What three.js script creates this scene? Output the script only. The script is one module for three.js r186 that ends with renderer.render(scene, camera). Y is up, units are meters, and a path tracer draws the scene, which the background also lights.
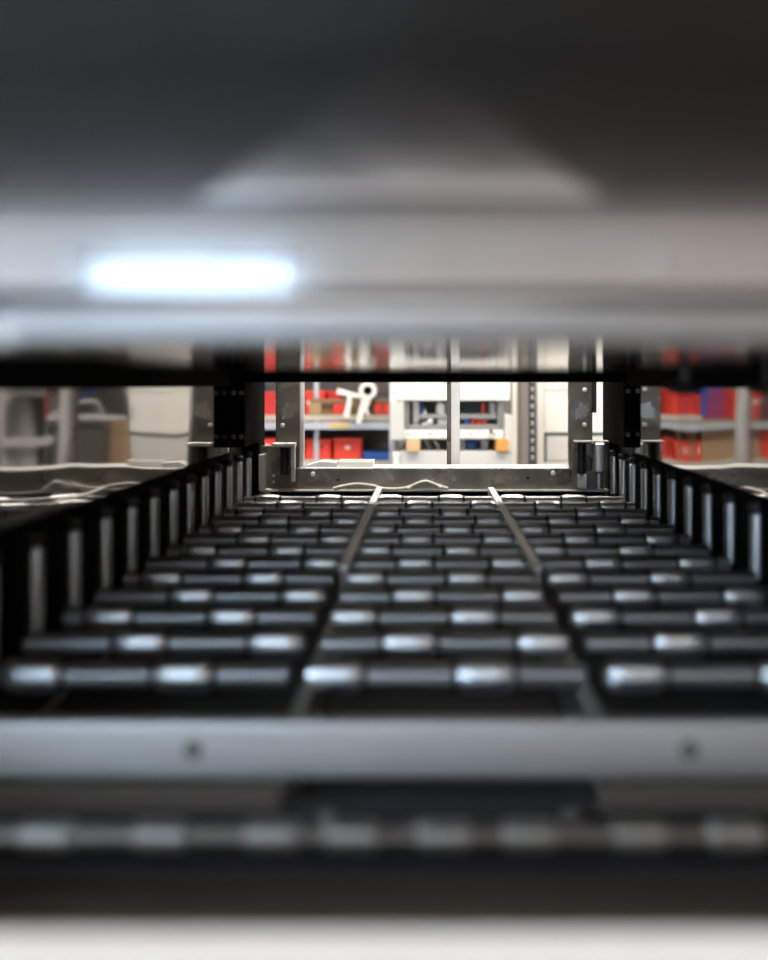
import * as THREE from 'three';
import { RoundedBoxGeometry } from 'three/addons/geometries/RoundedBoxGeometry.js';
import { RectAreaLightUniformsLib } from 'three/addons/lights/RectAreaLightUniformsLib.js';
import { mergeGeometries, toCreasedNormals } from 'three/addons/utils/BufferGeometryUtils.js';

// ------------------------------------------------------------------ camera, sky, lights, exposure
const EYE = 1.2;
const scene = new THREE.Scene();
const renderer = new THREE.WebGLRenderer({ antialias: true });
renderer.toneMapping = THREE.LinearToneMapping;
renderer.toneMappingExposure = 1.0;
renderer.shadowMap.enabled = true;
RectAreaLightUniformsLib.init();
const camera = new THREE.PerspectiveCamera(2 * Math.atan(0.578) * 180 / Math.PI, 856 / 1156, 0.02, 60);
camera.setViewOffset(856, 1156, 0, 196, 768, 960);       // level camera, lens shifted down
camera.position.set(0, EYE, 0);
camera.lookAt(0, EYE, -1);
camera.focus = 2.6;
camera.userData.fStop = 1.75;
scene.add(camera);
scene.background = new THREE.Color().setRGB(0.66, 0.83, 1.0);   // overcast daylight outside the hall window
scene.backgroundIntensity = 17.0;
const LAMP = 68;                                          // radiance of the hall's ceiling lamps
const WIN = { x0: -1.97, x1: -0.72, y0: 0.85, y1: 3.42 }; // window opening in the hall wall behind the camera
const ADDED_WIN2 = { z0: 0.6, z1: 4.2, y0: 0.9, y1: 3.5 };      // unseen window added in the hall's left wall to light the near wall
const HALL = { x0: -4.2, x1: 4.2, zb: 4.4, zf: -10.2, h: 4.6 };

// ------------------------------------------------------------------ helpers
let seed = 7;
const rnd = () => { seed = (seed + 0x6d2b79f5) | 0; let t = Math.imul(seed ^ (seed >>> 15), 1 | seed); t = (t + Math.imul(t ^ (t >>> 7), 61 | t)) ^ t; return ((t ^ (t >>> 14)) >>> 0) / 4294967296; };
const taken = new Map();
function numbered(name) { const n = taken.get(name) ?? 0; taken.set(name, n + 1); return n ? name + '_' + String(n).padStart(3, '0') : name; }
function shade(o) { o.castShadow = true; o.receiveShadow = true; return o; }
function thing(name, label, category, pos = [0, 0, 0], group) {
  const o = new THREE.Group(); o.name = numbered(name); o.position.set(...pos);
  o.userData = { label, category }; if (group) o.userData.group = group;
  scene.add(o); return o;
}
function tag(o, label, category, group) { o.userData.label = label; o.userData.category = category; if (group) o.userData.group = group; return o; }
function part(name, geo, m, parent = scene) {
  const o = shade(new THREE.Mesh(geo, m)); o.name = parent === scene ? numbered(name) : name; parent.add(o); return o;
}
function struct(name, geo, m) { const o = part(name, geo, m); o.userData.kind = 'structure'; return o; }
// a box from corner to corner, edges rounded by r
function bx(x0, x1, y0, y1, z0, z1, r = 0) {
  const w = Math.abs(x1 - x0), h = Math.abs(y1 - y0), d = Math.abs(z1 - z0);
  const g = r ? new RoundedBoxGeometry(w, h, d, 2, Math.min(r, w / 2.02, h / 2.02, d / 2.02)) : new THREE.BoxGeometry(w, h, d);
  const uv = g.attributes.uv, p = g.attributes.position, n = g.attributes.normal;
  for (let i = 0; i < uv.count; i++) {                   // uv in metres
    const ax = Math.abs(n.getX(i)), ay = Math.abs(n.getY(i)), az = Math.abs(n.getZ(i));
    if (ax >= ay && ax >= az) uv.setXY(i, p.getZ(i), p.getY(i)); else if (ay >= az) uv.setXY(i, p.getX(i), p.getZ(i)); else uv.setXY(i, p.getX(i), p.getY(i));
  }
  g.translate((x0 + x1) / 2, (y0 + y1) / 2, (z0 + z1) / 2); return g;
}
const merge = (...g) => mergeGeometries(g.map((q) => q.index ? q.toNonIndexed() : q));
// cylinder with chamfered ends; axis 'x', 'y' or 'z', centred
function cyl(r, len, axis = 'y', seg = 24, ch = Math.min(r * 0.18, 0.004)) {
  const pts = [[0, -len / 2], [r - ch, -len / 2], [r, -len / 2 + ch], [r, len / 2 - ch], [r - ch, len / 2], [0, len / 2]].map((q) => new THREE.Vector2(...q));
  const g = toCreasedNormals(new THREE.LatheGeometry(pts, seg), 0.7);
  if (axis === 'x') g.rotateZ(Math.PI / 2); if (axis === 'z') g.rotateX(Math.PI / 2);
  return g;
}
function tube(pts, r, seg = 40) { return new THREE.TubeGeometry(new THREE.CatmullRomCurve3(pts.map((q) => new THREE.Vector3(...q))), seg, r, 8); }
// metres for a sighting taken at a known distance: across, up, world height
const ax = (px, d) => (px - 428) * d / 1000;
const ay = (py, d) => EYE + (382 - py) * d / 1000;

// ------------------------------------------------------------------ procedural textures and materials
function noiseTex(size, f, srgb = false) {
  const data = new Uint8Array(size * size * 4);
  for (let y = 0; y < size; y++) for (let x = 0; x < size; x++) { const c = f(x / size, y / size); const i = 4 * (y * size + x); const a = Array.isArray(c) ? c : [c, c, c]; for (let k = 0; k < 3; k++) data[i + k] = Math.max(0, Math.min(255, a[k] * 255)); data[i + 3] = 255; }
  const t = new THREE.DataTexture(data, size, size); t.wrapS = t.wrapT = THREE.RepeatWrapping; t.magFilter = THREE.LinearFilter; t.minFilter = THREE.LinearFilter;
  if (srgb) t.colorSpace = THREE.SRGBColorSpace; t.needsUpdate = true; return t;
}
function lattice(n) { const g = Array.from({ length: n * n }, rnd); return (u, v) => { const x = ((u % 1 + 1) % 1) * n, y = ((v % 1 + 1) % 1) * n, i = Math.floor(x), j = Math.floor(y), fx = x - i, fy = y - j, s = (t) => t * t * (3 - 2 * t), a = (p, q) => g[((q + n) % n) * n + (p + n) % n]; const u0 = a(i, j) + (a(i + 1, j) - a(i, j)) * s(fx), u1 = a(i, j + 1) + (a(i + 1, j + 1) - a(i, j + 1)) * s(fx); return u0 + (u1 - u0) * s(fy); }; }
const n4 = lattice(4), n8 = lattice(8), n16 = lattice(16), n64 = lattice(64), n128 = lattice(128);
const cloudy = (u, v) => 0.45 * n4(u, v) + 0.3 * n8(u, v) + 0.15 * n16(u, v) + 0.1 * n64(u, v);
const brushTex = noiseTex(256, (u, v) => 0.5 * n128(u * 0.06, v) + 0.3 * n64(u * 0.1, v) + 0.2 * cloudy(u, v));
const waveTex = noiseTex(256, (u, v) => 0.6 * n4(u, v) + 0.4 * n8(u, v * 0.5));
const cloudTex = noiseTex(256, cloudy);
const fineTex = noiseTex(256, (u, v) => 0.5 * n128(u, v) + 0.5 * n64(u, v));
const grainTex = noiseTex(256, (u, v) => { const g = 0.6 * n64(u, v * 0.12) + 0.4 * n128(u, v * 0.1) ; return [0.80 + 0.2 * g, 0.72 + 0.28 * g, 0.62 + 0.36 * g]; }, true);
const boardTex = noiseTex(256, (u, v) => { const g = 0.75 + 0.25 * (0.6 * cloudy(u, v) + 0.4 * n128(u, v)); return [g, g, g]; }, true);
const rep = (t, x, y) => { const c = t.clone(); c.repeat.set(x, y); c.needsUpdate = true; return c; };
const M = (o) => new THREE.MeshPhysicalMaterial(o);
const lin = (r, g, b) => new THREE.Color().setRGB(r, g, b);
const mat = {
  roller: M({ color: lin(0.70, 0.70, 0.70), metalness: 1, roughness: 0.38, roughnessMap: null, bumpMap: rep(brushTex, 4, 4), bumpScale: 0.00005 }),
  wheel: M({ color: lin(0.90, 0.90, 0.90), metalness: 1, roughness: 0.38 }),
  collar: M({ color: lin(0.10, 0.09, 0.08), metalness: 0.6, roughness: 0.5 }),
  smallWheel: M({ color: lin(0.44, 0.41, 0.375), metalness: 1, roughness: 0.45 }),
  steel: M({ color: lin(0.27, 0.24, 0.205), metalness: 1, roughness: 0.8, roughnessMap: rep(cloudTex, 7, 7), bumpMap: rep(cloudTex, 5, 5), bumpScale: 0.0006 }),
  barSteel: M({ color: lin(0.80, 0.775, 0.745), metalness: 1, roughness: 0.45, bumpMap: rep(brushTex, 3, 6), bumpScale: 0.0001 }),
  mirrorPanel: M({ color: lin(0.30, 0.285, 0.27), metalness: 1, roughness: 0.05, bumpMap: rep(waveTex, 1.6, 2.2), bumpScale: 0.0013 }),
  mirrorCeiling: M({ color: lin(0.42, 0.40, 0.38), metalness: 1, roughness: 0.06, bumpMap: rep(waveTex, 9, 1.2), bumpScale: 0.0012 }),
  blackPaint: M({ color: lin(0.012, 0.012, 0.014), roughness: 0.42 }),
  blackMatte: M({ color: lin(0.007, 0.0065, 0.0065), roughness: 0.85, specularIntensity: 0.08 }),
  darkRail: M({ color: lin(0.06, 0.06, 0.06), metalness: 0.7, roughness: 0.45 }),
  hood: M({ color: lin(0.46, 0.42, 0.395), metalness: 1, roughness: 0.12, clearcoat: 1, clearcoatRoughness: 0.02 }),
  perforated: M({ color: lin(0.29, 0.28, 0.275), metalness: 1, roughness: 0.36, clearcoat: 0.4, clearcoatRoughness: 0.05 }),
  brownTray: M({ color: lin(0.10, 0.075, 0.05), roughness: 0.6, bumpMap: rep(fineTex, 6, 6), bumpScale: 0.0004 }),
  tableWhite: M({ color: lin(0.76, 0.735, 0.695), roughness: 0.5, bumpMap: rep(fineTex, 5, 5), bumpScale: 0.0002 }),
  ledgeWhite: M({ color: lin(0.86, 0.86, 0.86), roughness: 0.35 }),
  screw: M({ color: lin(0.85, 0.84, 0.80), metalness: 0.1, roughness: 0.4 }),
  alu: M({ color: lin(0.90, 0.90, 0.89), metalness: 0, roughness: 0.38, bumpMap: rep(brushTex, 6, 6), bumpScale: 0.00005 }),
  galv: M({ color: lin(0.55, 0.57, 0.60), metalness: 0.5, roughness: 0.5 }),
  cream: M({ color: lin(0.80, 0.78, 0.73), roughness: 0.55, bumpMap: rep(cloudTex, 2, 2), bumpScale: 0.0004 }),
  paleGrey: M({ color: lin(0.58, 0.57, 0.55), roughness: 0.55, bumpMap: rep(cloudTex, 3, 3), bumpScale: 0.001 }),
  panelGrey: M({ color: lin(0.62, 0.60, 0.57), roughness: 0.5 }),
  midGrey: M({ color: lin(0.22, 0.21, 0.20), roughness: 0.5, metalness: 0.3 }),
  machineDark: M({ color: lin(0.035, 0.033, 0.032), roughness: 0.5 }),
  greenSeal: M({ color: lin(0.012, 0.05, 0.03), roughness: 0.7 }),
  red: M({ color: lin(0.80, 0.048, 0.022), roughness: 0.42, bumpMap: rep(fineTex, 4, 4), bumpScale: 0.0003 }),
  darkRed: M({ color: lin(0.55, 0.025, 0.018), roughness: 0.42, bumpMap: rep(fineTex, 4, 4), bumpScale: 0.0003 }),
  blue: M({ color: lin(0.010, 0.085, 0.38), roughness: 0.4, bumpMap: rep(fineTex, 4, 4), bumpScale: 0.0003 }),
  labelWhite: M({ color: lin(0.85, 0.84, 0.80), roughness: 0.6 }),
  yellow: M({ color: lin(0.78, 0.55, 0.05), roughness: 0.5 }),
  cardboard: M({ color: lin(0.50, 0.33, 0.19), roughness: 0.85, map: rep(boardTex, 3, 3) }),
  brownWood: M({ color: lin(0.30, 0.20, 0.12), roughness: 0.75, map: rep(grainTex, 5, 2) }),
  paleWood: M({ color: lin(0.80, 0.60, 0.38), roughness: 0.7, map: rep(grainTex, 6, 3) }),
  orangeWood: M({ color: lin(0.80, 0.42, 0.10), roughness: 0.7, map: rep(grainTex, 6, 3) }),
  shelfBoard: M({ color: lin(0.72, 0.64, 0.55), roughness: 0.7, map: rep(boardTex, 2, 2) }),
  plank: M({ color: lin(0.08, 0.072, 0.068), roughness: 0.75 }),
  whiteTape: M({ color: lin(0.82, 0.80, 0.74), roughness: 0.7 }),
  hose: M({ color: lin(0.70, 0.68, 0.64), roughness: 0.5 }),
  floor: M({ color: lin(0.30, 0.29, 0.28), roughness: 0.55, map: rep(boardTex, 0.7, 0.7), bumpMap: rep(cloudTex, 1, 1), bumpScale: 0.001 }),
  wall: M({ color: lin(0.30, 0.28, 0.26), roughness: 0.85, bumpMap: rep(fineTex, 2, 2), bumpScale: 0.001 }),
  darkWall: M({ color: lin(0.03, 0.027, 0.025), roughness: 0.85, bumpMap: rep(fineTex, 2, 2), bumpScale: 0.001 }),
  paleWall: M({ color: lin(0.78, 0.76, 0.74), roughness: 0.7, bumpMap: rep(fineTex, 2, 2), bumpScale: 0.0006 }),
  ceiling: M({ color: lin(0.025, 0.023, 0.021), roughness: 0.85 }),
  glass: M({ color: lin(0.95, 0.97, 1), roughness: 0.02, transmission: 1, thickness: 0 }),
  tintedGlass: M({ color: lin(0.60, 0.63, 0.66), roughness: 0.02, transmission: 1, thickness: 0 }),
  frame: M({ color: lin(0.30, 0.30, 0.31), roughness: 0.5 }),
  lampBody: M({ color: lin(0.7, 0.7, 0.7), roughness: 0.5 }),
};
// ------------------------------------------------------------------ the hall around the machine
{
  const { x0, x1, zb, zf, h } = HALL, t = 0.2;
  struct('floor', bx(x0 - t, x1 + t, -t, 0, zf - t, zb + t), mat.floor);
  struct('ceiling', bx(x0 - t, x1 + t, h, h + t, zf - t, zb + t), mat.ceiling);
  struct('wall_left', merge(
    bx(x0 - t, x0, 0, h, zf - t, ADDED_WIN2.z0), bx(x0 - t, x0, 0, h, ADDED_WIN2.z1, zb + t),
    bx(x0 - t, x0, 0, ADDED_WIN2.y0, ADDED_WIN2.z0, ADDED_WIN2.z1), bx(x0 - t, x0, ADDED_WIN2.y1, h, ADDED_WIN2.z0, ADDED_WIN2.z1)), mat.wall);
  struct('wall_right', bx(x1, x1 + t, 0, h, zf - t, zb + t), mat.wall);
  struct('wall_far', bx(x0, x1, 0, h, zf - t, zf), mat.wall);
  struct('wall_near', merge(
    bx(x0, WIN.x0, 0, h, zb, zb + t), bx(WIN.x1, x1, 0, h, zb, zb + t),
    bx(WIN.x0, WIN.x1, 0, WIN.y0, zb, zb + t), bx(WIN.x0, WIN.x1, WIN.y1, h, zb, zb + t)), mat.darkWall);
  const top = 3.62, zw = zb - 0.02;                      // pale panels added on that unseen wall for the hood to mirror
  struct('added_trim_1', merge(bx(x0, WIN.x0 - 0.02, 0.1, top, zw, zb - 0.001), bx(WIN.x1 + 0.02, x1, 0.1, top, zw, zb - 0.001), bx(WIN.x0 - 0.02, WIN.x1 + 0.02, 0.1, WIN.y0 - 0.02, zw, zb - 0.001), bx(WIN.x0 - 0.02, WIN.x1 + 0.02, WIN.y1 + 0.02, top, zw, zb - 0.001)), mat.paleWall);
  const w = new THREE.Group(); w.name = 'window_1'; w.userData.kind = 'structure'; scene.add(w);
  part('window_frame', merge(
    bx(WIN.x0, WIN.x0 + 0.04, WIN.y0, WIN.y1, zb + 0.05, zb + 0.12), bx(WIN.x1 - 0.04, WIN.x1, WIN.y0, WIN.y1, zb + 0.05, zb + 0.12),
    bx(WIN.x0 + 0.04, WIN.x1 - 0.04, WIN.y0, WIN.y0 + 0.04, zb + 0.05, zb + 0.12), bx(WIN.x0 + 0.04, WIN.x1 - 0.04, WIN.y1 - 0.03, WIN.y1, zb + 0.05, zb + 0.12)), mat.frame, w);
  part('pane', bx(WIN.x0 + 0.04, WIN.x1 - 0.04, WIN.y0 + 0.04, WIN.y1 - 0.03, zb + 0.08, zb + 0.084), mat.tintedGlass, w);
  const v = new THREE.Group(); v.name = 'added_window_2'; v.userData.kind = 'structure'; scene.add(v);  // added unseen window, throws bluish light on the near wall from the left
  const { z0, z1, y0, y1 } = ADDED_WIN2, xa = x0 - 0.12, xb = x0 - 0.05, zm = (z0 + z1) / 2;
  part('window_frame', merge(bx(xa, xb, y0, y1, z0, z0 + 0.04), bx(xa, xb, y0, y1, z1 - 0.04, z1), bx(xa, xb, y0, y1, zm - 0.02, zm + 0.02),
    bx(xa, xb, y0, y0 + 0.04, z0 + 0.04, z1 - 0.04), bx(xa, xb, y1 - 0.04, y1, z0 + 0.04, z1 - 0.04)), mat.frame, v);
  part('pane', bx(xa + 0.03, xa + 0.034, y0 + 0.04, y1 - 0.04, z0 + 0.04, zm - 0.02), mat.glass, v);
  part('pane', bx(xa + 0.03, xa + 0.034, y0 + 0.04, y1 - 0.04, zm + 0.02, z1 - 0.04), mat.glass, v);
}
// ceiling lamps: housing, glowing diffuser, and an area light just below it
function ceilingLamp(x, z, w, d, strength, tint, label) {
  const y = HALL.h, t = thing('ceiling_lamp', label, 'lamp', [x, y, z], 'lamps on the hall ceiling');
  part('housing', bx(-w / 2 - 0.03, w / 2 + 0.03, -0.07, 0, -d / 2 - 0.03, d / 2 + 0.03, 0.01), mat.lampBody, t);
  const glow = M({ color: 0xffffff, emissive: tint, emissiveIntensity: 2.5, roughness: 0.6 });
  part('diffuser', bx(-w / 2, w / 2, -0.08, -0.069, -d / 2, d / 2), glow, t);
  const L = new THREE.RectAreaLight(tint, strength, w, d); L.position.set(0, -0.09, 0); L.rotation.x = -Math.PI / 2; t.add(L);
  return t;
}
const WARM = lin(1.0, 0.93, 0.84);
ceilingLamp(-1.5, -5.6, 1.5, 0.5, LAMP, WARM, 'ceiling lamp over the red box shelf, outside the picture');
ceilingLamp(0.6, -5.0, 1.5, 0.5, LAMP, WARM, 'ceiling lamp over the pale press, outside the picture');
ceilingLamp(2.4, -5.6, 1.5, 0.5, LAMP, WARM, 'ceiling lamp over the dark machine, outside the picture');
ceilingLamp(0.0, -1.8, 1.5, 0.5, LAMP, WARM, 'ceiling lamp over the conveyor exit, outside the picture');
ceilingLamp(2.4, 1.8, 1.5, 0.5, LAMP * 0.35, lin(1.0, 0.84, 0.70), 'added unseen ceiling lamp lighting the pale wall behind the white table');  // added to wash the unseen pale wall with warm light
ceilingLamp(-0.3, 0.9, 1.5, 0.5, LAMP * 0.62, lin(1, 0.97, 0.93), 'added unseen ceiling lamp brightening the white table');  // added out of view to brighten the foreground table

// ------------------------------------------------------------------ the machine: tunnel shell
const ROLL = EYE - 0.2495;                                 // height of the shaft axes
const ORD = ['first', 'second', 'third', 'fourth', 'fifth', 'sixth', 'seventh', 'eighth', 'ninth', 'tenth', 'eleventh', 'twelfth', 'thirteenth', 'fourteenth', 'fifteenth'];
const screwGeo = merge(cyl(0.0035, 0.004, 'z', 12), cyl(0.0055, 0.002, 'z', 12).translate(0, 0, -0.002));
{
  const t = thing('conveyor_frame', 'black frame and pan carrying the rows of wheels', 'conveyor', [0, 0, -1.45]);
  const L = (g) => g.translate(0, 0, 1.45);
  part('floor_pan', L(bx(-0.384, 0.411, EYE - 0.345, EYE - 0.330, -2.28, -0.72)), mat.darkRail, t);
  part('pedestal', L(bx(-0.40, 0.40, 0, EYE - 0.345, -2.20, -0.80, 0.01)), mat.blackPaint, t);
  for (const s of [-1, 1]) {
    const xi = s < 0 ? -0.386 : 0.413, xo = s < 0 ? -0.4115 : 0.4235;
    part('side_rail', L(bx(xo, xi, EYE - 0.330, EYE - 0.274, -2.275, -0.72, 0.002)), mat.darkRail, t);
    part('rail_edge', L(bx(xi - s * 0.006, xi, EYE - 0.2735, EYE - 0.267, -2.27, -0.74, 0.001)), mat.steel, t);
  }
  for (const x of [-0.110, 0.142]) {
    part('divider_bar', L(bx(x - 0.007, x + 0.007, EYE - 0.330, EYE - 0.2375, -2.26, -1.30, 0.002)), mat.barSteel, t);
    part('divider_foot', L(bx(x - 0.007, x + 0.007, EYE - 0.330, EYE - 0.278, -1.30, -0.735, 0.002)), mat.barSteel, t);
  }
}
for (const s of [-1, 1]) {                                // polished side panels and the black end uprights
  const side = s < 0 ? 'left' : 'right', W = s < 0 ? -0.418 : 0.430;
  const t = thing('side_panel', `polished dark steel panel on the ${side}, mirroring the ${s < 0 ? 'white cabinet' : 'red boxes and cardboard'}`, 'panel', [W, EYE - 0.36, -1.4]);
  part('sheet', bx(0, s * 0.014, 0, 0.376, -0.70, 0.82), mat.mirrorPanel, t);
  part('guard_strip', bx(s * -0.006, 0, 0.05, 0.212, -0.68, 0.80, 0.001), mat.blackMatte, t);
  part('stiffener', bx(s * 0.014, s * 0.034, 0.02, 0.06, -0.70, 0.82), mat.blackPaint, t);
  const u = thing('end_upright', `black bolted upright plate at the exit, beside the ${s < 0 ? 'post by the red boxes' : 'post by the white cabinet'}`, 'upright', [W, 0, -2.10]);
  const xi = s < 0 ? 0.033 : -0.018;
  part('plate', bx(xi, s * 0.03, EYE - 0.138, EYE + 0.015, -0.26, 0, 0.003), mat.blackMatte, u);
  part('lower_plate', bx(xi, s * 0.03, EYE - 0.345, EYE - 0.138, -0.26, -0.18, 0.003), mat.blackMatte, u);
  part('flange', bx(s * 0.0005, s * 0.03, 0, EYE - 0.138, -0.20, -0.002, 0.003), mat.blackPaint, u);
  for (const [x, y] of s < 0 ? [[0.010, -0.023], [0.026, -0.023], [0.010, -0.115], [0.026, -0.115]] : [[-0.010, -0.019], [-0.010, -0.110], [0.010, -0.019]]) part('bolt', screwGeo.clone().translate(x, EYE + y, 0.002), mat.steel, u);
}
{
  const t = thing('tunnel_roof', 'polished dark roof sheet of the tunnel with a black lip', 'roof', [0, EYE + 0.016, -1.4]);
  part('sheet', bx(-0.46, 0.46, 0, 0.012, -0.698, 0.985), mat.mirrorCeiling, t);
  part('lip', bx(-0.46, 0.46, -0.0165, 0, -0.698, -0.655, 0.001), mat.blackMatte, t);
  for (const s of [-1, 1]) part('corner_strip', bx(s * 0.405, s * 0.46, -0.024, 0, -0.655, 0.80), mat.blackMatte, t);
  part('roof_extension', bx(-0.383, 0.408, 0, 0.012, -0.80, -0.698), mat.mirrorCeiling, t);  // roof lengthened here to keep light off the last wheel rows
  part('extension_lip', bx(-0.383, 0.408, -0.0165, 0, -0.80, -0.76, 0.001), mat.blackMatte, t);
  part('casing', bx(-0.5, 0.5, 0.012, 0.12, -0.698, 0.84), mat.blackPaint, t);
}
for (const [x, z, l] of [[0.256, -1.0, 'whole'], [0.365, -1.08, 'cut off by the picture edge']]) {
  const t = thing('clamp_knob', `black knob under the roof above the mirrored red boxes, ${l}`, 'knob', [x, EYE + 0.016, z], 'knobs under the roof');
  part('stem', cyl(0.005, 0.022, 'y', 12).translate(0, -0.011, 0), mat.blackPaint, t);
  part('head', new THREE.SphereGeometry(0.02, 20, 12).scale(1, 0.33, 1).translate(0, -0.022, 0), mat.blackPaint, t);
}

// ------------------------------------------------------------------ wheel shafts: 13 rows in three lanes
const LANES = [['left', -0.384, -0.118], ['middle', -0.102, 0.134], ['right', 0.150, 0.411]];
const wheelGeo = toCreasedNormals(new THREE.LatheGeometry([[0.0100, -0.023], [0.0118, -0.0225], [0.0133, -0.019], [0.0138, -0.008], [0.0138, 0.008], [0.0133, 0.019], [0.0118, 0.0225], [0.0100, 0.023]].map((q) => new THREE.Vector2(...q)), 28).rotateZ(Math.PI / 2), 0.6);
const collarGeo = cyl(0.0122, 0.005, 'x', 20, 0.0008);
for (let k = 0; k < 13; k++) {
  const z = -(0.849 + 0.1035 * k);
  for (const [lane, x0, x1] of LANES) {
    const xm = (x0 + x1) / 2;
    const t = thing('wheel_shaft', `steel shaft with two wheels, ${lane} lane, ${ORD[k]} row counted from the front bar`, 'roller', [xm, ROLL, z], 'wheel shafts of the conveyor bed');
    part('shaft', cyl(0.0104, x1 - x0, 'x', 24), mat.roller, t);
    for (let n = -4; n < 5; n++) {
      const x = (k % 2 ? -0.0175 : -0.079) + 0.1275 * n;
      if (x < x0 + 0.012 || x > x1 - 0.012) continue;
      part('wheel', wheelGeo.clone().translate(x - xm, 0, 0), mat.wheel, t);
      for (const s of [-1, 1]) if (x + s * 0.026 > x0 && x + s * 0.026 < x1 - 0.003) part('collar', collarGeo.clone().translate(x + s * 0.026 - xm, 0, 0), mat.collar, t);
    }
  }
}
// upright guide rollers along both sides
const guideGeo = cyl(0.0086, 0.086, 'y', 20, 0.002), pinGeo = cyl(0.004, 0.118, 'y', 12), capGeo = cyl(0.0105, 0.010, 'y', 16);
function guide(x, z, label) {
  const t = thing('guide_roller', label, 'guide roller', [x, EYE - 0.274, z], 'upright guide rollers along the sides');
  part('pin', pinGeo.clone().translate(0, 0.062, 0), mat.darkRail, t);
  part('sleeve', guideGeo.clone().translate(0, 0.064, 0), mat.wheel, t);
  part('cap', capGeo.clone().translate(0, 0.114, 0), mat.blackPaint, t);
  part('foot', capGeo.clone().translate(0, 0.006, 0), mat.darkRail, t);
}
for (let k = 0; k < 13; k++) guide(-0.398, -(2.207 - 0.1085 * k), `upright guide roller on the left side, ${ORD[k]} counted from the far exit`);
for (let k = 0; k < 10; k++) guide(0.421, -(2.265 - 0.1095 * k), `upright guide roller on the right side, ${ORD[k]} counted from the far exit`);

// ------------------------------------------------------------------ front of the machine
{
  const t = thing('front_bar', 'wide brushed steel bar across the front of the wheels', 'bar', [0, EYE - 0.279, -0.70]);
  part('bar', bx(-0.44, 0.44, 0, 0.041, -0.016, 0, 0.004), mat.barSteel, t);
  for (const x of [-0.1645, 0.183]) part('screw', merge(cyl(0.007, 0.003, 'z', 16), cyl(0.003, 0.006, 'z', 6)).translate(x, 0.0215, 0.0005), mat.steel, t);
  const r = thing('lower_rail', 'dark slotted rail under the wide steel bar', 'rail', [0, EYE - 0.345, -0.69]);
  part('web', bx(-0.44, 0.44, 0, 0.054, -0.012, 0, 0.001), mat.darkRail, r);
  part('left_tab', bx(-0.44, -0.10, 0.050, 0.066, -0.010, 0.004, 0.002), mat.brownTray, r);
  part('right_tab', bx(0.118, 0.44, 0.050, 0.066, -0.010, 0.004, 0.002), mat.brownTray, r);
  for (const x of [-0.068, 0.098]) part('stud', cyl(0.007, 0.012, 'z', 14).translate(x, 0.046, 0.006), mat.steel, r);
  const f = thing('front_wheel_shaft', 'dim front shaft with eight small wheels below the steel bar', 'roller', [0, EYE - 0.281, -0.62]);
  part('shaft', cyl(0.0068, 0.79, 'x', 20), mat.steel, f);
  for (const px of [-52, 48, 162, 272, 352, 444, 529, 639, 734, 830]) part('wheel', cyl(0.0090, 0.034, 'x', 24, 0.003).translate(ax(px, 0.62), 0, 0), mat.smallWheel, f);
  const y = thing('front_tray', 'dark brown tray between the small wheels and white table', 'tray', [0, EYE - 0.345, -0.60]);
  part('bottom', bx(-0.41, 0.41, 0, 0.010, -0.078, 0.080), mat.brownTray, y);
  part('front_wall', bx(-0.41, 0.41, 0.010, 0.050, 0.070, 0.080), mat.brownTray, y);
  for (const s of [-1, 1]) part('end_wall', bx(s * 0.40, s * 0.41, 0.010, 0.080, -0.078, 0.070), mat.brownTray, y);
  const w = thing('white_table', 'white table edge in the blurred foreground', 'table', [0, 0, -0.1]);
  part('top', bx(-0.7, 0.7, EYE - 0.236, EYE - 0.206, -0.28, 0.35, 0.006), mat.tableWhite, w);
  for (const sx of [-1, 1]) for (const z of [-0.22, 0.28]) part('leg', bx(sx * 0.64 - 0.02, sx * 0.64 + 0.02, 0, EYE - 0.236, z - 0.02, z + 0.02, 0.003), mat.frame, w);
}
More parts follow.
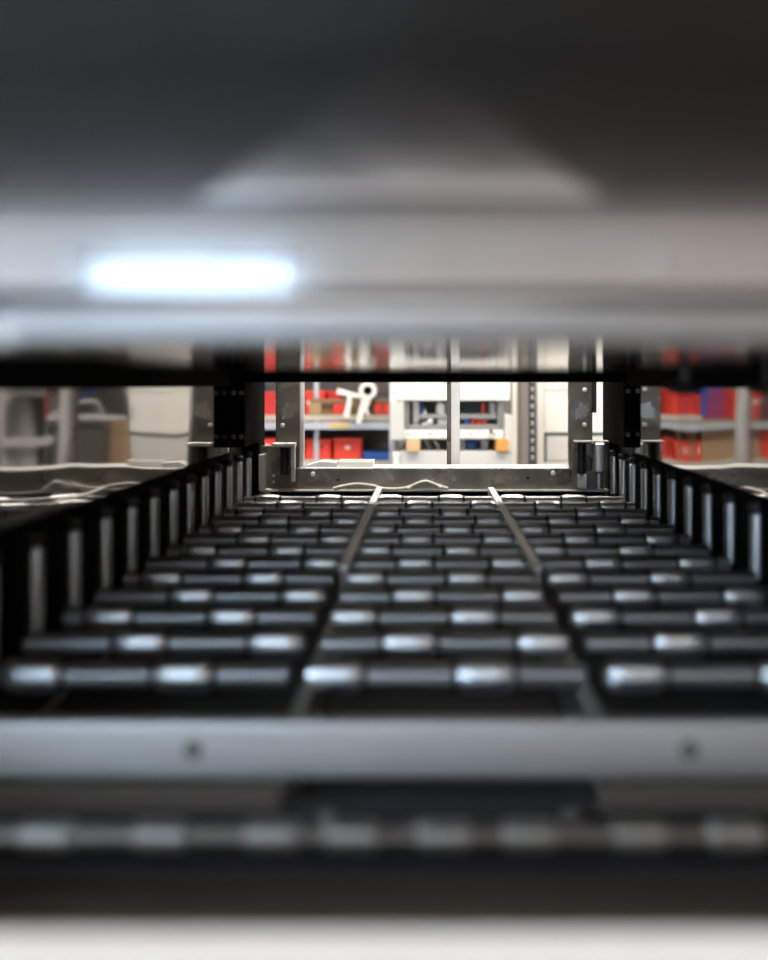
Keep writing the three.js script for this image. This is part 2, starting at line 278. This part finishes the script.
// hood: dark sheet above, its facets shaped to reflect as a soft diamond, bright edge bar with fine perforation below
{
  const D = 0.41, t = thing('hood', 'dark faceted hood sheet over the tunnel entrance with a shiny lower edge', 'hood', [0, EYE + 0.016, -D]);
  t.rotation.x = -8.3 * Math.PI / 180;                    // the hood leans back
  const v = (px, py, z = 0) => [ax(px, D), (382 - py) * D / 1000 - 0.016, z];
  const T = v(405, 30, 0.0016), Lf = v(300, 108, 0.0007), R = v(515, 118, 0.0007), B = v(405, 192), TL = v(195, 15), TR = v(665, 15), BL = v(190, 196), BR = v(605, 196);
  const lo = 0.0218, hi = 0.30, w0 = -0.55, w1 = 0.55;
  const C1 = [w0, lo, 0], C2 = [w1, lo, 0], C3 = [w1, hi, 0], C4 = [w0, hi, 0], BB = [B[0], lo, 0], TT = [T[0], hi, 0];
  const tris = [[T, Lf, B], [T, B, R], [T, TL, Lf], [T, R, TR], [Lf, BL, B], [R, B, BR], [TL, BL, Lf], [TR, R, BR],
    [BL, C1, BB], [BL, BB, B], [B, BB, BR], [BR, BB, C2], [TL, C1, BL], [TL, C4, C1], [TR, BR, C2], [TR, C2, C3], [TT, C4, TL], [TT, TL, T], [TT, T, TR], [TT, TR, C3]];
  const pos = []; for (const tr of tris) { // every face turned towards the front
    const [a, b, c] = tr; const nz = (b[0] - a[0]) * (c[1] - a[1]) - (b[1] - a[1]) * (c[0] - a[0]);
    for (const q of nz > 0 ? [a, b, c] : [a, c, b]) pos.push(...q);
  }
  const g = new THREE.BufferGeometry(); g.setAttribute('position', new THREE.Float32BufferAttribute(pos, 3));
  g.setAttribute('uv', new THREE.Float32BufferAttribute(pos.filter((_, i) => i % 3 !== 2), 2)); g.computeVertexNormals();
  part('sheet', g, mat.hood, t);
  part('backing', bx(w0, w1, 0.0, hi, -0.016, -0.0125), mat.blackPaint, t);
  // perforated edge bar
  const bar = part('edge_bar', bx(-0.172, 0.5, 0.0, 0.0155, -0.012, 0.006, 0.0035), mat.perforated, t);
  for (const [px, py] of [[222, 253], [445, 258], [662, 258]]) { const q = v(px, py); part('rivet', cyl(0.0032, 0.002, 'z', 14).translate(q[0], q[1], 0.001), mat.hood, t); }
}

// ------------------------------------------------------------------ the exit end of the tunnel
{
  const d = 2.29;
  const t = thing('exit_crossbar', 'grey steel crossbar at the far end of the wheels', 'bar', [0, EYE - 0.247, -d]);
  part('plate', bx(-0.36, 0.405, 0.002, 0.049, -0.012, 0, 0.001), mat.steel, t);
  part('apron', bx(-0.36, 0.405, -0.10, -0.0022, -0.012, -0.002), mat.blackMatte, t);
  part('lip', bx(-0.38, 0.41, -0.002, 0.002, -0.012, 0.022, 0.0008), mat.barSteel, t);
  for (const [px, py] of [[313, 474], [553, 473]]) part('screw', screwGeo.clone().translate(ax(px, d), EYE + (382 - py) * d / 1000 - EYE + 0.247, 0.002), mat.screw, t);
  for (const [px, py] of [[338, 480], [528, 478]]) part('hole', cyl(0.003, 0.002, 'z', 12).translate(ax(px, d), 0.247 + (382 - py) * d / 1000, 0.0003), mat.blackMatte, t);
  const l = thing('exit_ledge', 'white ledge behind the steel crossbar', 'ledge', [0, EYE - 0.210, -d - 0.012]);
  part('top', bx(-0.284, 0.324, 0, 0.012, -0.10, 0, 0.002), mat.ledgeWhite, l);
  part('support', bx(-0.28, 0.30, -0.99, 0, -0.09, -0.02), mat.midGrey, l);
  // posts
  const p = thing('exit_post', 'grey steel post in front of the red boxes with a light edge strip', 'post', [ax(287, d), 0, -d - 0.0128]);
  part('body', bx(-0.028, 0.027, 0, EYE + 0.2, -0.025, 0, 0.002), mat.steel, p);
  part('edge_strip', bx(0.0272, 0.036, EYE - 0.195, EYE + 0.2, -0.022, -0.008, 0.001), mat.alu, p);
  part('screw', screwGeo.clone().translate(-0.012, EYE - 0.100, 0.002), mat.screw, p);
  const q = thing('exit_post', 'grey steel post with two pale screws in front of the white cabinet', 'post', [ax(583, d), 0, -d - 0.0128]);
  part('body', bx(-0.030, 0.024, 0, EYE + 0.2, -0.025, 0, 0.002), mat.steel, q);
  part('side_plate', bx(0.0242, 0.034, EYE - 0.071, EYE + 0.2, -0.022, -0.004, 0.001), mat.darkRail, q);
  for (const py of [390, 425]) part('screw', screwGeo.clone().translate(0.0055, ay(py, d), 0.002), mat.screw, q);
  // roller brackets at both posts
  const bl = thing('roller_bracket', 'metal roller bracket at the foot of the post by red boxes', 'bracket', [ax(280, d), EYE - 0.245, -d + 0.012]);
  part('plate', bx(-0.040, 0.038, 0.004, 0.100, 0, 0.004, 0.001), mat.steel, bl);
  part('side_plate', bx(-0.041, -0.028, 0.002, 0.082, 0.004, 0.036, 0.001), mat.barSteel, bl);
  part('top_ear', bx(-0.012, 0.040, 0.098, 0.108, 0.002, 0.030, 0.002), mat.barSteel, bl);
  part('roller', cyl(0.0095, 0.062, 'y', 20).translate(0.014, 0.066, 0.017), mat.blackPaint, bl);
  part('flange', bx(0.030, 0.038, 0.020, 0.098, 0.004, 0.022, 0.001), mat.barSteel, bl);
  for (const y of [0.018, 0.032]) part('screw', cyl(0.003, 0.003, 'z', 10).translate(-0.012, y, 0.005), mat.screw, bl);
  const br = thing('roller_bracket', 'metal roller bracket at the foot of the post by the white cabinet', 'bracket', [ax(588, d), EYE - 0.245, -d + 0.012]);
  part('plate', bx(-0.040, 0.038, 0.004, 0.105, 0, 0.004, 0.001), mat.steel, br);
  part('roller', cyl(0.0105, 0.070, 'y', 20).translate(-0.020, 0.074, 0.018), mat.blackPaint, br);
  part('drum', cyl(0.016, 0.066, 'y', 24).translate(0.020, 0.075, 0.021), mat.barSteel, br);
  part('top_ear', bx(-0.036, 0.040, 0.109, 0.113, 0.0, 0.032, 0.001), mat.barSteel, br);
  part('foot_block', bx(-0.028, -0.008, 0.004, 0.036, 0.004, 0.026, 0.002), mat.barSteel, br);
  part('foot_pin', cyl(0.008, 0.036, 'y', 14).translate(0.020, 0.022, 0.020), mat.barSteel, br);
  // cable in front of the crossbar
  const z0 = -d + 0.018, yb = EYE - 0.2425;
  tag(part('cable', tube([[-0.215, yb, z0], [-0.19, yb + 0.006, z0], [-0.165, yb + 0.010, z0], [-0.13, yb + 0.007, z0], [-0.10, yb, z0 + 0.002], [-0.06, yb, z0], [-0.035, yb + 0.006, z0], [-0.008, yb + 0.016, z0 - 0.004], [0.02, yb + 0.008, z0], [0.045, yb, z0]], 0.0042, 60), mat.whiteTape), 'thin white cable looping along the foot of the steel crossbar', 'cable');
  tag(part('cable', tube([[-0.045, yb, z0 + 0.008], [-0.03, yb + 0.010, z0 + 0.006], [-0.005, yb + 0.0165, z0 + 0.004], [0.012, yb + 0.012, z0 + 0.006], [0.03, yb + 0.002, z0 + 0.008]], 0.0036, 40), mat.whiteTape), 'short white cable arch in front of the steel crossbar, near its middle', 'cable');
  // things lying on the ledge
  const yl = EYE - 0.198;
  const sheet = part('paper_stack', (() => { const s = new THREE.Shape(); s.moveTo(-0.284, 0); s.lineTo(-0.213, 0); s.lineTo(-0.213, 0.010); s.lineTo(-0.250, 0.0125); s.lineTo(-0.284, 0.003); s.closePath(); return new THREE.ExtrudeGeometry(s, { depth: 0.07, bevelEnabled: false }); })(), M({ color: lin(0.55, 0.55, 0.54), roughness: 0.7 }));
  sheet.position.set(0, yl + 0.0002, -d - 0.105); tag(sheet, 'grey-white wedge of paper lying on the ledge by the post', 'paper');
  const c = thing('white_tray', 'small white tray on the ledge in front of the blue box', 'tray', [-0.168, yl, -d - 0.075]);
  part('base', bx(-0.04, 0.04, 0, 0.006, -0.03, 0.03, 0.002), mat.labelWhite, c);
  part('rim', merge(bx(-0.04, 0.04, 0.006, 0.013, -0.03, -0.024), bx(-0.04, -0.034, 0.006, 0.013, -0.024, 0.03), bx(0.034, 0.04, 0.006, 0.013, -0.024, 0.03), bx(-0.034, 0.034, 0.006, 0.012, 0.024, 0.03)), mat.labelWhite, c);
  // bright aluminium post behind the ledge
  const a = thing('aluminium_post', 'bright aluminium post standing in front of the pale press', 'post', [ax(453.5, 2.5), 0, -2.52]);
  part('profile', bx(-0.006, 0.016, 0, EYE + 0.35, -0.02, 0.018, 0.003), mat.alu, a);
  part('groove', bx(-0.016, -0.006, 0, EYE + 0.35, -0.02, 0.010, 0.002), mat.steel, a);
}

// ------------------------------------------------------------------ the workshop: shelf with boxes
const S = 8.0;
const sx = (px) => ax(px, S), sy = (py) => ay(py, S);
const boardTop = sy(415.2), lowTop = sy(460.5);
{
  const t = thing('storage_shelf', 'storage shelf of pale boards and grey beams holding red boxes', 'shelf', [-1.2, 0, -S]);
  const L = (x0, x1, y0, y1, z0, z1, r) => bx(x0 + 1.2, x1 + 1.2, y0, y1, z0, z1, r);
  part('shelf_board', L(-1.365, -0.26, sy(421), boardTop, -0.5, 0, 0.004), mat.shelfBoard, t);
  const beam = part('beam', L(-2.3, -0.26, sy(429.5), sy(422.3), -0.04, 0.012, 0.004), mat.galv, t);
  part('label', L(sx(331), sx(349), sy(427.6), sy(424), 0.0121, 0.0135), mat.yellow, beam);
  part('shelf_board', L(-2.3, -0.26, lowTop - 0.03, lowTop, -0.5, 0, 0.003), mat.shelfBoard, t);
  part('beam', L(-2.3, -0.26, lowTop - 0.09, lowTop - 0.032, -0.04, 0.01, 0.004), mat.galv, t);
  for (const x of [-2.26, -0.29]) part('upright', L(x - 0.02, x + 0.02, 0, 1.9, 0.012, 0.05, 0.004), mat.galv, t);
  part('upright', L(sx(313), sx(318), 0, 1.9, -0.092, -0.062, 0.004), mat.galv, t);
  for (const x of [-2.26, -0.29]) part('upright', L(x - 0.02, x + 0.02, 0, 1.9, -0.55, -0.51, 0.004), mat.galv, t);
  const back = part('back_panel', L(-2.3, -0.26, 0.3, 1.9, -0.60, -0.56), mat.machineDark, t);
  for (let i = 0; i < 12; i++) part('plank', L(-2.3, -0.26, 0.32 + i * 0.13, 0.44 + i * 0.13, -0.558, -0.545, 0.003), mat.plank, back);
  part('brace', tube([[0.26, boardTop - 0.075, -0.02], [0.36, boardTop - 0.060, -0.01], [0.55, boardTop - 0.055, -0.01]], 0.006), mat.darkRed, t);
}
function lidBox(x0, x1, y0, y1, z, m, label, { tag: lab, depth = 0.3, handle = false, group = 'plastic storage boxes' } = {}) {
  const w = x1 - x0, h = y1 - y0, t = thing('storage_box', label, 'box', [(x0 + x1) / 2, y0, z], group);
  part('body', bx(-w / 2 + 0.004, w / 2 - 0.004, 0, h * 0.80, -depth, -0.004, 0.008), m, t);
  part('lid', bx(-w / 2, w / 2, h * 0.80, h, -depth - 0.004, 0, 0.008), m, t);
  for (const s of [-1, 1]) part('rib', bx(s * (w / 2 - 0.018) - 0.004, s * (w / 2 - 0.018) + 0.004, h * 0.04, h * 0.79, -0.006, 0.001, 0.002), m, t);
  if (handle) part('handle', bx(-w * 0.16, w * 0.16, h * 0.58, h * 0.70, -0.006, 0.0015, 0.003), mat.machineDark, t);
  if (lab) part('label', bx(lab[0] - lab[2] / 2, lab[0] + lab[2] / 2, h * lab[1] - lab[3] / 2, h * lab[1] + lab[3] / 2, -0.001, 0.0022, 0.001), mat.labelWhite, t);
  return t;
}
lidBox(sx(302.5), sx(324), boardTop, sy(391), -S - 0.10, mat.red, 'red box with white label on the upper shelf beside the aluminium strip', { tag: [-0.04, 0.5, 0.04, 0.03] });
lidBox(sx(324.5), sx(339), boardTop, sy(391.5), -S - 0.20, mat.darkRed, 'narrow red box behind the wooden crate on the upper shelf');
lidBox(-1.20, -1.055, boardTop, sy(390), -S - 0.05, mat.red, 'red box on the upper shelf, left of the grey exit post');
lidBox(-1.345, -1.205, boardTop, sy(392), -S - 0.05, mat.darkRed, 'red box on the upper shelf, next to the blue upright box');
lidBox(sx(303), sx(330), lowTop, sy(440), -S - 0.10, mat.red, 'red lidded box with dark handle on the lower shelf', { handle: true });
lidBox(sx(332), sx(361), lowTop, sy(439), -S - 0.10, mat.red, 'red lidded box with white label on the lower shelf beside the blue box', { tag: [0, 0.56, 0.04, 0.028] });
lidBox(sx(362), sx(391), lowTop - 0.0, sy(452.5), -S + 0.0, mat.blue, 'low blue box on the lower shelf', {});
lidBox(-1.135, -1.025, lowTop, sy(439), -S - 0.05, mat.red, 'narrow red box on the lower shelf beside the wooden board');
lidBox(-1.362, -1.222, lowTop, sy(439), -S - 0.05, mat.red, 'red box with a tall white label on the lower shelf, mirrored in the side panel', { tag: [0, 0.55, 0.03, 0.06] });
{ // cardboard and the boxes on top of it, seen in the polished panel
  const b = thing('wooden_board', 'pale wooden board upright on the lower shelf between red boxes', 'board', [-1.18, lowTop, -S - 0.06]);
  part('board', bx(-0.03, 0.03, 0, sy(421.5) - lowTop - 0.002, -0.3, 0, 0.003), mat.cardboard, b);
  const carton = (x0, x1, top, label) => {
    const w = x1 - x0, h = top - lowTop, t = thing('cardboard_box', label, 'box', [(x0 + x1) / 2, lowTop, -S - 0.05], 'cardboard boxes on the lower shelf');
    part('body', bx(-w / 2, w / 2, 0, h - 0.004, -0.4, 0, 0.003), mat.cardboard, t);
    part('flap', bx(-w / 2 - 0.002, w / 2 + 0.002, h - 0.004, h, -0.4, 0.004, 0.001), mat.cardboard, t);
    part('flap_fold', bx(-w * 0.38, w * 0.38, h * 0.55, h * 0.56, -0.002, 0.002), mat.brownWood, t);
  };
  carton(-1.695, -1.375, sy(419), 'wide cardboard box mirrored in the polished side panel');
  carton(-1.80, -1.705, sy(420), 'narrow cardboard box mirrored beside the wide one');
  const top = sy(419);
  lidBox(-1.465, -1.352, top, sy(383), -S - 0.06, mat.blue, 'tall blue box on the cardboard box, mirrored in the side panel');
  lidBox(-1.575, -1.47, top, sy(386), -S - 0.10, mat.darkRed, 'dark red box between the blue box and a bright red one');
  lidBox(-1.69, -1.58, top, sy(388), -S - 0.06, mat.red, 'bright red box on the wide cardboard box');
  lidBox(-1.80, -1.70, sy(420), sy(389), -S - 0.06, mat.red, 'red box with white label on the narrow cardboard box', { tag: [0, 0.5, 0.04, 0.04] });
  lidBox(-2.05, -1.815, lowTop, sy(425), -S - 0.06, mat.red, 'large red box at the outer end of the lower shelf');
}
{ // wooden crate with small red bins
  const c = thing('wooden_crate', 'low brown wooden crate on the upper shelf with red bins inside', 'crate', [sx(349.5), boardTop, -S]);
  const X = (px) => sx(px) - sx(349.5);
  part('bottom', bx(X(309), X(390), 0, 0.008, -0.05, -0.005), mat.brownWood, c);
  part('back_board', bx(X(309), X(390), 0.008, 0.10, -0.058, -0.050), mat.brownWood, c);
  part('top_rail', bx(X(309), X(390), sy(402.6) - boardTop, sy(399) - boardTop, -0.02, -0.004, 0.002), mat.brownWood, c);
  part('end_block', bx(X(309), X(321), 0.008, sy(402.6) - boardTop, -0.049, -0.003, 0.002), M({ color: lin(0.50, 0.36, 0.23), roughness: 0.75, map: rep(grainTex, 9, 5) }), c);
  part('middle_block', bx(X(350), X(361.5), 0.008, sy(402.6) - boardTop, -0.049, -0.005, 0.002), mat.brownWood, c);
  for (const [a, b, l] of [[333, 347.5, 'small red bin in the crate under the hanging tape strip'], [374.5, 382.5, 'small red bin in the crate below the tape roll'], [383.5, 390, 'small red bin at the crate end by the press']]) {
    const w = sx(b) - sx(a), t = thing('red_bin', l, 'bin', [(sx(a) + sx(b)) / 2, boardTop + 0.008, -S - 0.015], 'red bins in the crate');
    part('front', bx(-w / 2, w / 2, 0, 0.088, -0.008, 0, 0.002), mat.red, t);
    part('tub', merge(bx(-w / 2, w / 2, 0, 0.006, -0.034, -0.008), bx(-w / 2, -w / 2 + 0.006, 0.006, 0.07, -0.034, -0.008), bx(w / 2 - 0.006, w / 2, 0.006, 0.07, -0.034, -0.008)), mat.red, t);
  }
  // tape roll hung on the crate, with its strips
  const z = 0.075, t = thing('tape_roll', 'white tape roll with loose strips hanging over the shelf edge', 'tape', [sx(368.5), sy(390.5), -S + z]);
  const P = (px, py, dz = 0) => [sx(px) - sx(368.5), sy(py) - sy(390.5), dz];
  const ring = new THREE.LatheGeometry([[0.035, -0.03], [0.068, -0.03], [0.073, -0.024], [0.073, 0.024], [0.068, 0.03], [0.035, 0.03], [0.035, -0.03]].map((q) => new THREE.Vector2(...q)), 32);
  part('roll', toCreasedNormals(ring.rotateX(Math.PI / 2), 0.6), mat.whiteTape, t);
  part('core', cyl(0.0352, 0.03, 'z', 24).translate(0, 0, 0.004), mat.blackMatte, t);
  const strip = (pts, w) => { // a flat strip that follows points, with thickness
    const c3 = new THREE.CatmullRomCurve3(pts.map((q) => new THREE.Vector3(...q))), n = 14, gs = [];
    for (let i = 0; i < n; i++) { const a = c3.getPoint(i / n), b = c3.getPoint((i + 1) / n), len = a.distanceTo(b), g = bx(-len * 0.6, len * 0.6, -w(i / n) / 2, w(i / n) / 2, -0.003, 0.003, 0.002); g.rotateZ(Math.atan2(b.y - a.y, b.x - a.x)); g.translate((a.x + b.x) / 2, (a.y + b.y) / 2, (a.z + b.z) / 2 + i * 0.0002); gs.push(g); }
    return merge(...gs);
  };
  part('strip', strip([P(338, 391, 0.012), P(345, 392.5, 0.012), P(353, 394.5, 0.012), P(362, 396, 0.016)], (s) => 0.048 - 0.014 * s), mat.whiteTape, t);
  part('strip', strip([P(350.5, 394, 0.018), P(350, 402, 0.02), P(348.5, 410, 0.02), P(347.2, 417, 0.02)], (s) => 0.034 + 0.018 * s), mat.whiteTape, t);
  part('strip', strip([P(367, 397, 0.02), P(365.5, 404, 0.022), P(362, 412, 0.022), P(359, 423, 0.022)], (s) => 0.082 - 0.046 * s), mat.whiteTape, t);
  part('strip', strip([P(366, 404, 0.03), P(367.5, 410, 0.03), P(369, 415, 0.03)], (s) => 0.030 - 0.012 * s), mat.whiteTape, t);
}

// ------------------------------------------------------------------ pale press
{
  const d = 6.8, x = (p) => ax(p, d), y = (p) => ay(p, d), X0 = x(450);
  const t = thing('press_machine', 'pale grey press with a dark window opening behind the aluminium post', 'machine', [X0, 0, -d]);
  const b = (p0, p1, q0, q1, z0, z1, r = 0.006) => bx(x(p0) - X0, x(p1) - X0, y(q1), y(q0), z0, z1, r);
  part('top_block', b(397.4, 510, 340, 400.5, -1.0, 0.02), mat.cream, t);
  part('top_side', b(390, 397, 340, 401.5, -0.45, 0.015), mat.cream, t);
  part('left_column', b(390, 404.3, 401.7, 440, -1.0, 0.03), mat.paleGrey, t);
  part('right_column', b(504.1, 512, 415, 452, -1.0, 0.03), mat.paleGrey, t);
  part('right_jamb', b(497.5, 504, 401, 430, -0.96, 0.0), mat.midGrey, t);
  part('left_jamb', b(404.5, 409.5, 401, 430, -0.96, 0.0), mat.midGrey, t);
  part('inner_post', b(412.5, 419, 401, 425, -0.12, -0.08), mat.panelGrey, t);
  part('inner_rail', b(419, 498, 414.5, 419.5, -0.16, -0.10), mat.paleGrey, t);
  part('inner_sill', b(409.5, 497.5, 425, 430, -0.20, 0.0), mat.midGrey, t);
  part('back_plate', b(404.5, 504, 400, 431, -1.0, -0.97), mat.paleGrey, t);
  part('lower_beam', b(404.5, 503, 430.2, 438.5, -1.0, 0.04), mat.cream, t);
  part('base', b(400, 512, 451, 520, -1.0, 0.02), mat.paleGrey, t);
  part('base_corner', b(393, 399.6, 452, 520, -0.40, 0.05), mat.cream, t);
  part('base_back', b(405, 510, 439, 451, -1.0, -0.97), mat.paleGrey, t);
  part('plinth', bx(x(393) - X0, x(512) - X0, 0, y(520), -0.45, 0.02), mat.midGrey, t);
  for (const px of [408, 430, 470, 494]) part('bolt', screwGeo.clone().scale(1.6, 1.6, 1).translate(x(px) - X0, y(433.5), 0.042), mat.steel, t);
  part('lug', b(489, 492, 429, 433, 0.04, 0.06, 0.004), mat.machineDark, t);
  // tools and parts standing in the opening and between the blocks
  const cylThing = (name, label, cat, px, q0, q1, rp, z, m) => { const h = y(q0) - y(q1), o = thing(name, label, cat, [x(px), y(q1), -d + z]); part('body', cyl(rp * d / 1000, h, 'y', 18).translate(0, h / 2, 0), m, o); part('neck', cyl(rp * 0.55 * d / 1000, h * 0.12, 'y', 14).translate(0, h * 1.06, 0), m, o); };
  cylThing('metal_canister', 'silver canister in the press opening beside the aluminium post', 'canister', 441, 404, 414.5, 5, -0.13, mat.alu);
  cylThing('red_canister', 'slim red canister in the press opening', 'canister', 484.4, 404, 414.5, 1.8, -0.13, mat.red);
  cylThing('metal_canister', 'silver canister at the far end of the press opening', 'canister', 494, 404, 414.5, 3.2, -0.14, mat.paleGrey);
  const k = thing('blue_clip', 'blue and white clip in the press opening', 'clip', [x(424), y(414.5), -d - 0.12]);
  part('arm', bx(-0.01, 0.008, 0, 0.075, -0.01, 0.01, 0.004).rotateZ(0.25), mat.blue, k);
  part('tip', bx(-0.004, 0.016, 0.0, 0.03, 0.011, 0.02, 0.003), mat.labelWhite, k);
  for (const [px, m, w, l] of [[467, mat.blue, 4, 'small blue part on the press sill'], [473.5, mat.red, 2.4, 'first small red part on the press sill'], [479, mat.red, 2.4, 'second small red part on the press sill'], [484.5, mat.red, 2.4, 'third small red part on the press sill']]) {
    const o = thing('small_part', l, 'part', [x(px), y(425), -d - 0.06], 'small parts on the press sill');
    part('body', bx(-w * 0.0068 / 2, w * 0.0068 / 2, 0, 0.028, -0.02, 0.02, 0.006), m, o); part('stud', cyl(0.005, 0.012, 'y', 10).translate(0, 0.034, 0), m, o);
  }
  const g = thing('white_bulb', 'rounded white fitting on the left part of the press sill', 'fitting', [x(430), y(425), -d - 0.05]);
  part('body', new THREE.SphereGeometry(0.021, 18, 12).scale(1, 0.95, 1).translate(0, 0.02, 0), mat.labelWhite, g);
  part('base', bx(-0.055, 0.0, 0, 0.018, -0.02, 0.01, 0.004), mat.galv, g);
  const h = thing('steel_bar', 'pale steel bar lying on the press sill behind the white fitting', 'bar', [x(442), y(425), -d - 0.11]);
  part('bar', bx(-0.03, 0.095, 0, 0.030, -0.02, 0.02, 0.004), mat.alu, h);
  const wood = (p0, p1, q0, q1, m, l) => { const o = thing('wooden_block', l, 'block', [x((p0 + p1) / 2), y(q1), -d], 'wooden blocks under the press beam'); const w = (p1 - p0) * d / 1000, hh = (q1 - q0) * d / 1000; part('block', bx(-w / 2, w / 2, 0, hh, -0.30, 0.05, 0.004), m, o); };
  wood(406.5, 420, 438.6, 451, mat.paleWood, 'pale wooden block under the press beam');
  wood(495.5, 508, 438.6, 451, mat.orangeWood, 'orange wooden block under the press beam');
  for (const [p0, p1, q0, m, l] of [[448, 466, 441, mat.paleGrey, 'grey block between the wooden blocks, behind the aluminium post'], [468, 478, 442, mat.blue, 'blue block lying under the press beam'], [482, 490, 441, mat.panelGrey, 'pale block under the press beam near the orange wood']]) {
    const o = thing('metal_block', l, 'block', [x((p0 + p1) / 2), y(451), -d - 0.16]); const w = (p1 - p0) * d / 1000;
    part('block', bx(-w / 2, w / 2, 0, (451 - q0) * d / 1000, -0.1, 0, 0.006), m, o); part('knob', cyl(0.008, 0.01, 'z', 12).translate(0, 0.02, 0.005), mat.steel, o);
  }
  for (const [p0, p1, l] of [[424, 430, 'first leaning pale rod under the press beam'], [434, 439, 'second leaning pale rod under the press beam']]) tag(part('leaning_rod', tube([[x(p1), y(450), -d - 0.14], [x(p0), y(438.8), -d - 0.2]], 0.012, 6), mat.labelWhite), l, 'rod', 'rods under the press beam');
}
// columns beside the press
{
  const d = 7.2, x = (p) => ax(p, d), y = (p) => ay(p, d);
  const c = thing('white_column', 'narrow white column at the right edge of the press', 'column', [x(514.5), 0, -d]);
  part('profile', bx(-0.018, 0.018, 0, 1.9, -0.04, 0, 0.004), mat.cream, c);
  part('foot', bx(-0.04, 0.04, 0, 0.02, -0.07, 0.03, 0.003), mat.midGrey, c);
  const e = thing('grey_column', 'brown-grey steel column between press and white cabinet', 'column', [x(524.5), 0, -d]);
  part('profile', bx(-0.026, 0.030, 0, 1.9, -0.06, 0, 0.004), M({ color: lin(0.27, 0.24, 0.21), roughness: 0.45, metalness: 0.4 }), e);
  part('side_groove', bx(-0.04, -0.0262, 0, 1.9, -0.05, -0.01), mat.midGrey, e);
  const f = thing('chain_track', 'dark chain track with silver links beside the white cabinet', 'chain', [x(532.5), 0, -d]);
  part('channel', bx(-0.022, 0.022, 0, 1.9, -0.04, -0.012), mat.machineDark, f);
  for (let i = 0; i < 22; i++) part('link', bx(-0.009, 0.009, 0, 0.034, -0.012, 0.002, 0.005).translate(0, 0.45 + i * 0.062, 0), mat.galv, f);
}
// white cabinet with a grey lower door
{
  const d = 8.0, W = 0.69, t = thing('white_cabinet', 'tall white cabinet with grey lower panel behind the exit post', 'cabinet', [0.872 + W / 2, 0, -d]);
  const h = 1.95, hw = W / 2;
  part('body', bx(-hw, hw, 0.08, h, -0.5, -0.02, 0.004), mat.cream, t);
  part('plinth', bx(-hw + 0.02, hw - 0.02, 0, 0.08, -0.48, -0.04), mat.machineDark, t);
  part('corner_post', bx(-hw, -hw + 0.055, 0.08, h, -0.019, 0.006, 0.003), mat.cream, t);
  const du = part('upper_door', bx(-hw + 0.059, hw, sy(432.5), sy(391), -0.019, 0.004, 0.004), mat.cream, t);
  part('top_panel', bx(-hw + 0.059, hw, sy(390.2), h, -0.019, 0.004, 0.004), mat.cream, t);
  part('seal', bx(-hw + 0.057, hw, sy(466), sy(433.2), -0.0195, -0.012), mat.greenSeal, t);
  part('lower_door', bx(-hw + 0.076, hw - 0.004, sy(461), sy(436), -0.0119, 0.002, 0.003), mat.panelGrey, t);
  part('bottom_panel', bx(-hw + 0.059, hw, 0.08, sy(462.2), -0.0119, 0.004, 0.003), mat.cream, t);
  for (const px of [541, 560]) part('screw', screwGeo.clone().scale(1.5, 1.5, 1).translate(sx(px) - 0.872 - hw, sy(387), 0.006), mat.steel, t);
  part('handle', bx(hw - 0.06, hw - 0.045, sy(420), sy(405), 0.005, 0.025, 0.004), mat.midGrey, du);
}
// what the left panel mirrors beside the cabinet
{
  const b = thing('tan_panel', 'upright tan wooden panel beside the white cabinet, mirrored in the side panel', 'panel', [1.63, 0, -8.0]);
  part('board', bx(-0.055, 0.055, 0.0, sy(421.4), -0.05, 0, 0.003), mat.cardboard, b); part('batten', bx(-0.055, -0.035, 0.02, sy(422), 0.0002, 0.02, 0.003), mat.cardboard, b);
  const m = thing('dark_machine', 'dark machine with a pale top rail, mirrored in the left panel', 'machine', [1.96, 0, -8.0]);
  part('body', bx(-0.26, 0.26, 0, sy(426), -0.6, 0, 0.01), mat.machineDark, m);
  part('door', bx(-0.22, 0.20, 0.15, sy(430), 0.0005, 0.012, 0.004), mat.plank, m);
  part('top_rail', bx(-0.33, 0.27, sy(421), sy(416.5), -0.1, 0.02, 0.006), mat.paleGrey, m);
  part('rail_foot', merge(bx(-0.22, -0.18, sy(426), sy(421), -0.08, 0), bx(0.18, 0.22, sy(426), sy(421), -0.08, 0)), mat.midGrey, m);
  part('back_board', bx(-0.30, 0.28, sy(426), 1.8, -0.62, -0.6), mat.machineDark, m);
  tag(part('hose', tube([[2.16, sy(417) + 0.012, -7.99], [2.05, sy(410), -7.98], [1.93, sy(404.5), -7.98], [1.82, sy(404), -7.98], [1.78, sy(409), -7.98], [1.76, sy(415.5), -7.99]], 0.011), mat.hose), 'pale hose arched over the dark machine', 'hose');
  tag(part('hose', tube([[2.2, sy(414), -8.1], [2.05, sy(406), -8.1], [1.9, sy(396), -8.1], [1.84, sy(390), -8.1]], 0.009), mat.blue), 'thin blue hose rising behind the pale hose', 'hose');
  const g = thing('pale_machine', 'pale grey machine frame with slanted leg, mirrored at the left edge', 'machine', [2.55, 0, -7.9]);
  part('leg', bx(-0.04, 0.04, 0, 1.25, -0.05, 0.03, 0.006).rotateZ(-0.19).translate(-0.26, 0, 0), mat.paleGrey, g);
  part('head', bx(-0.30, 0.5, sy(398), 1.8, -0.5, -0.06, 0.01), mat.midGrey, g);
  part('brace', bx(-0.16, 0.16, -0.03, 0.03, -0.04, 0.02, 0.006).rotateZ(-0.08).translate(-0.30, sy(440), 0.06), mat.paleGrey, g);
  part('cabinet', bx(-0.1, 0.6, 0, sy(398), -0.5, -0.10, 0.006), mat.machineDark, g);
  part('red_strip', bx(-0.310, -0.290, sy(420), 1.7, -0.12, -0.08, 0.003), mat.darkRed, g);
}
renderer.render(scene, camera);
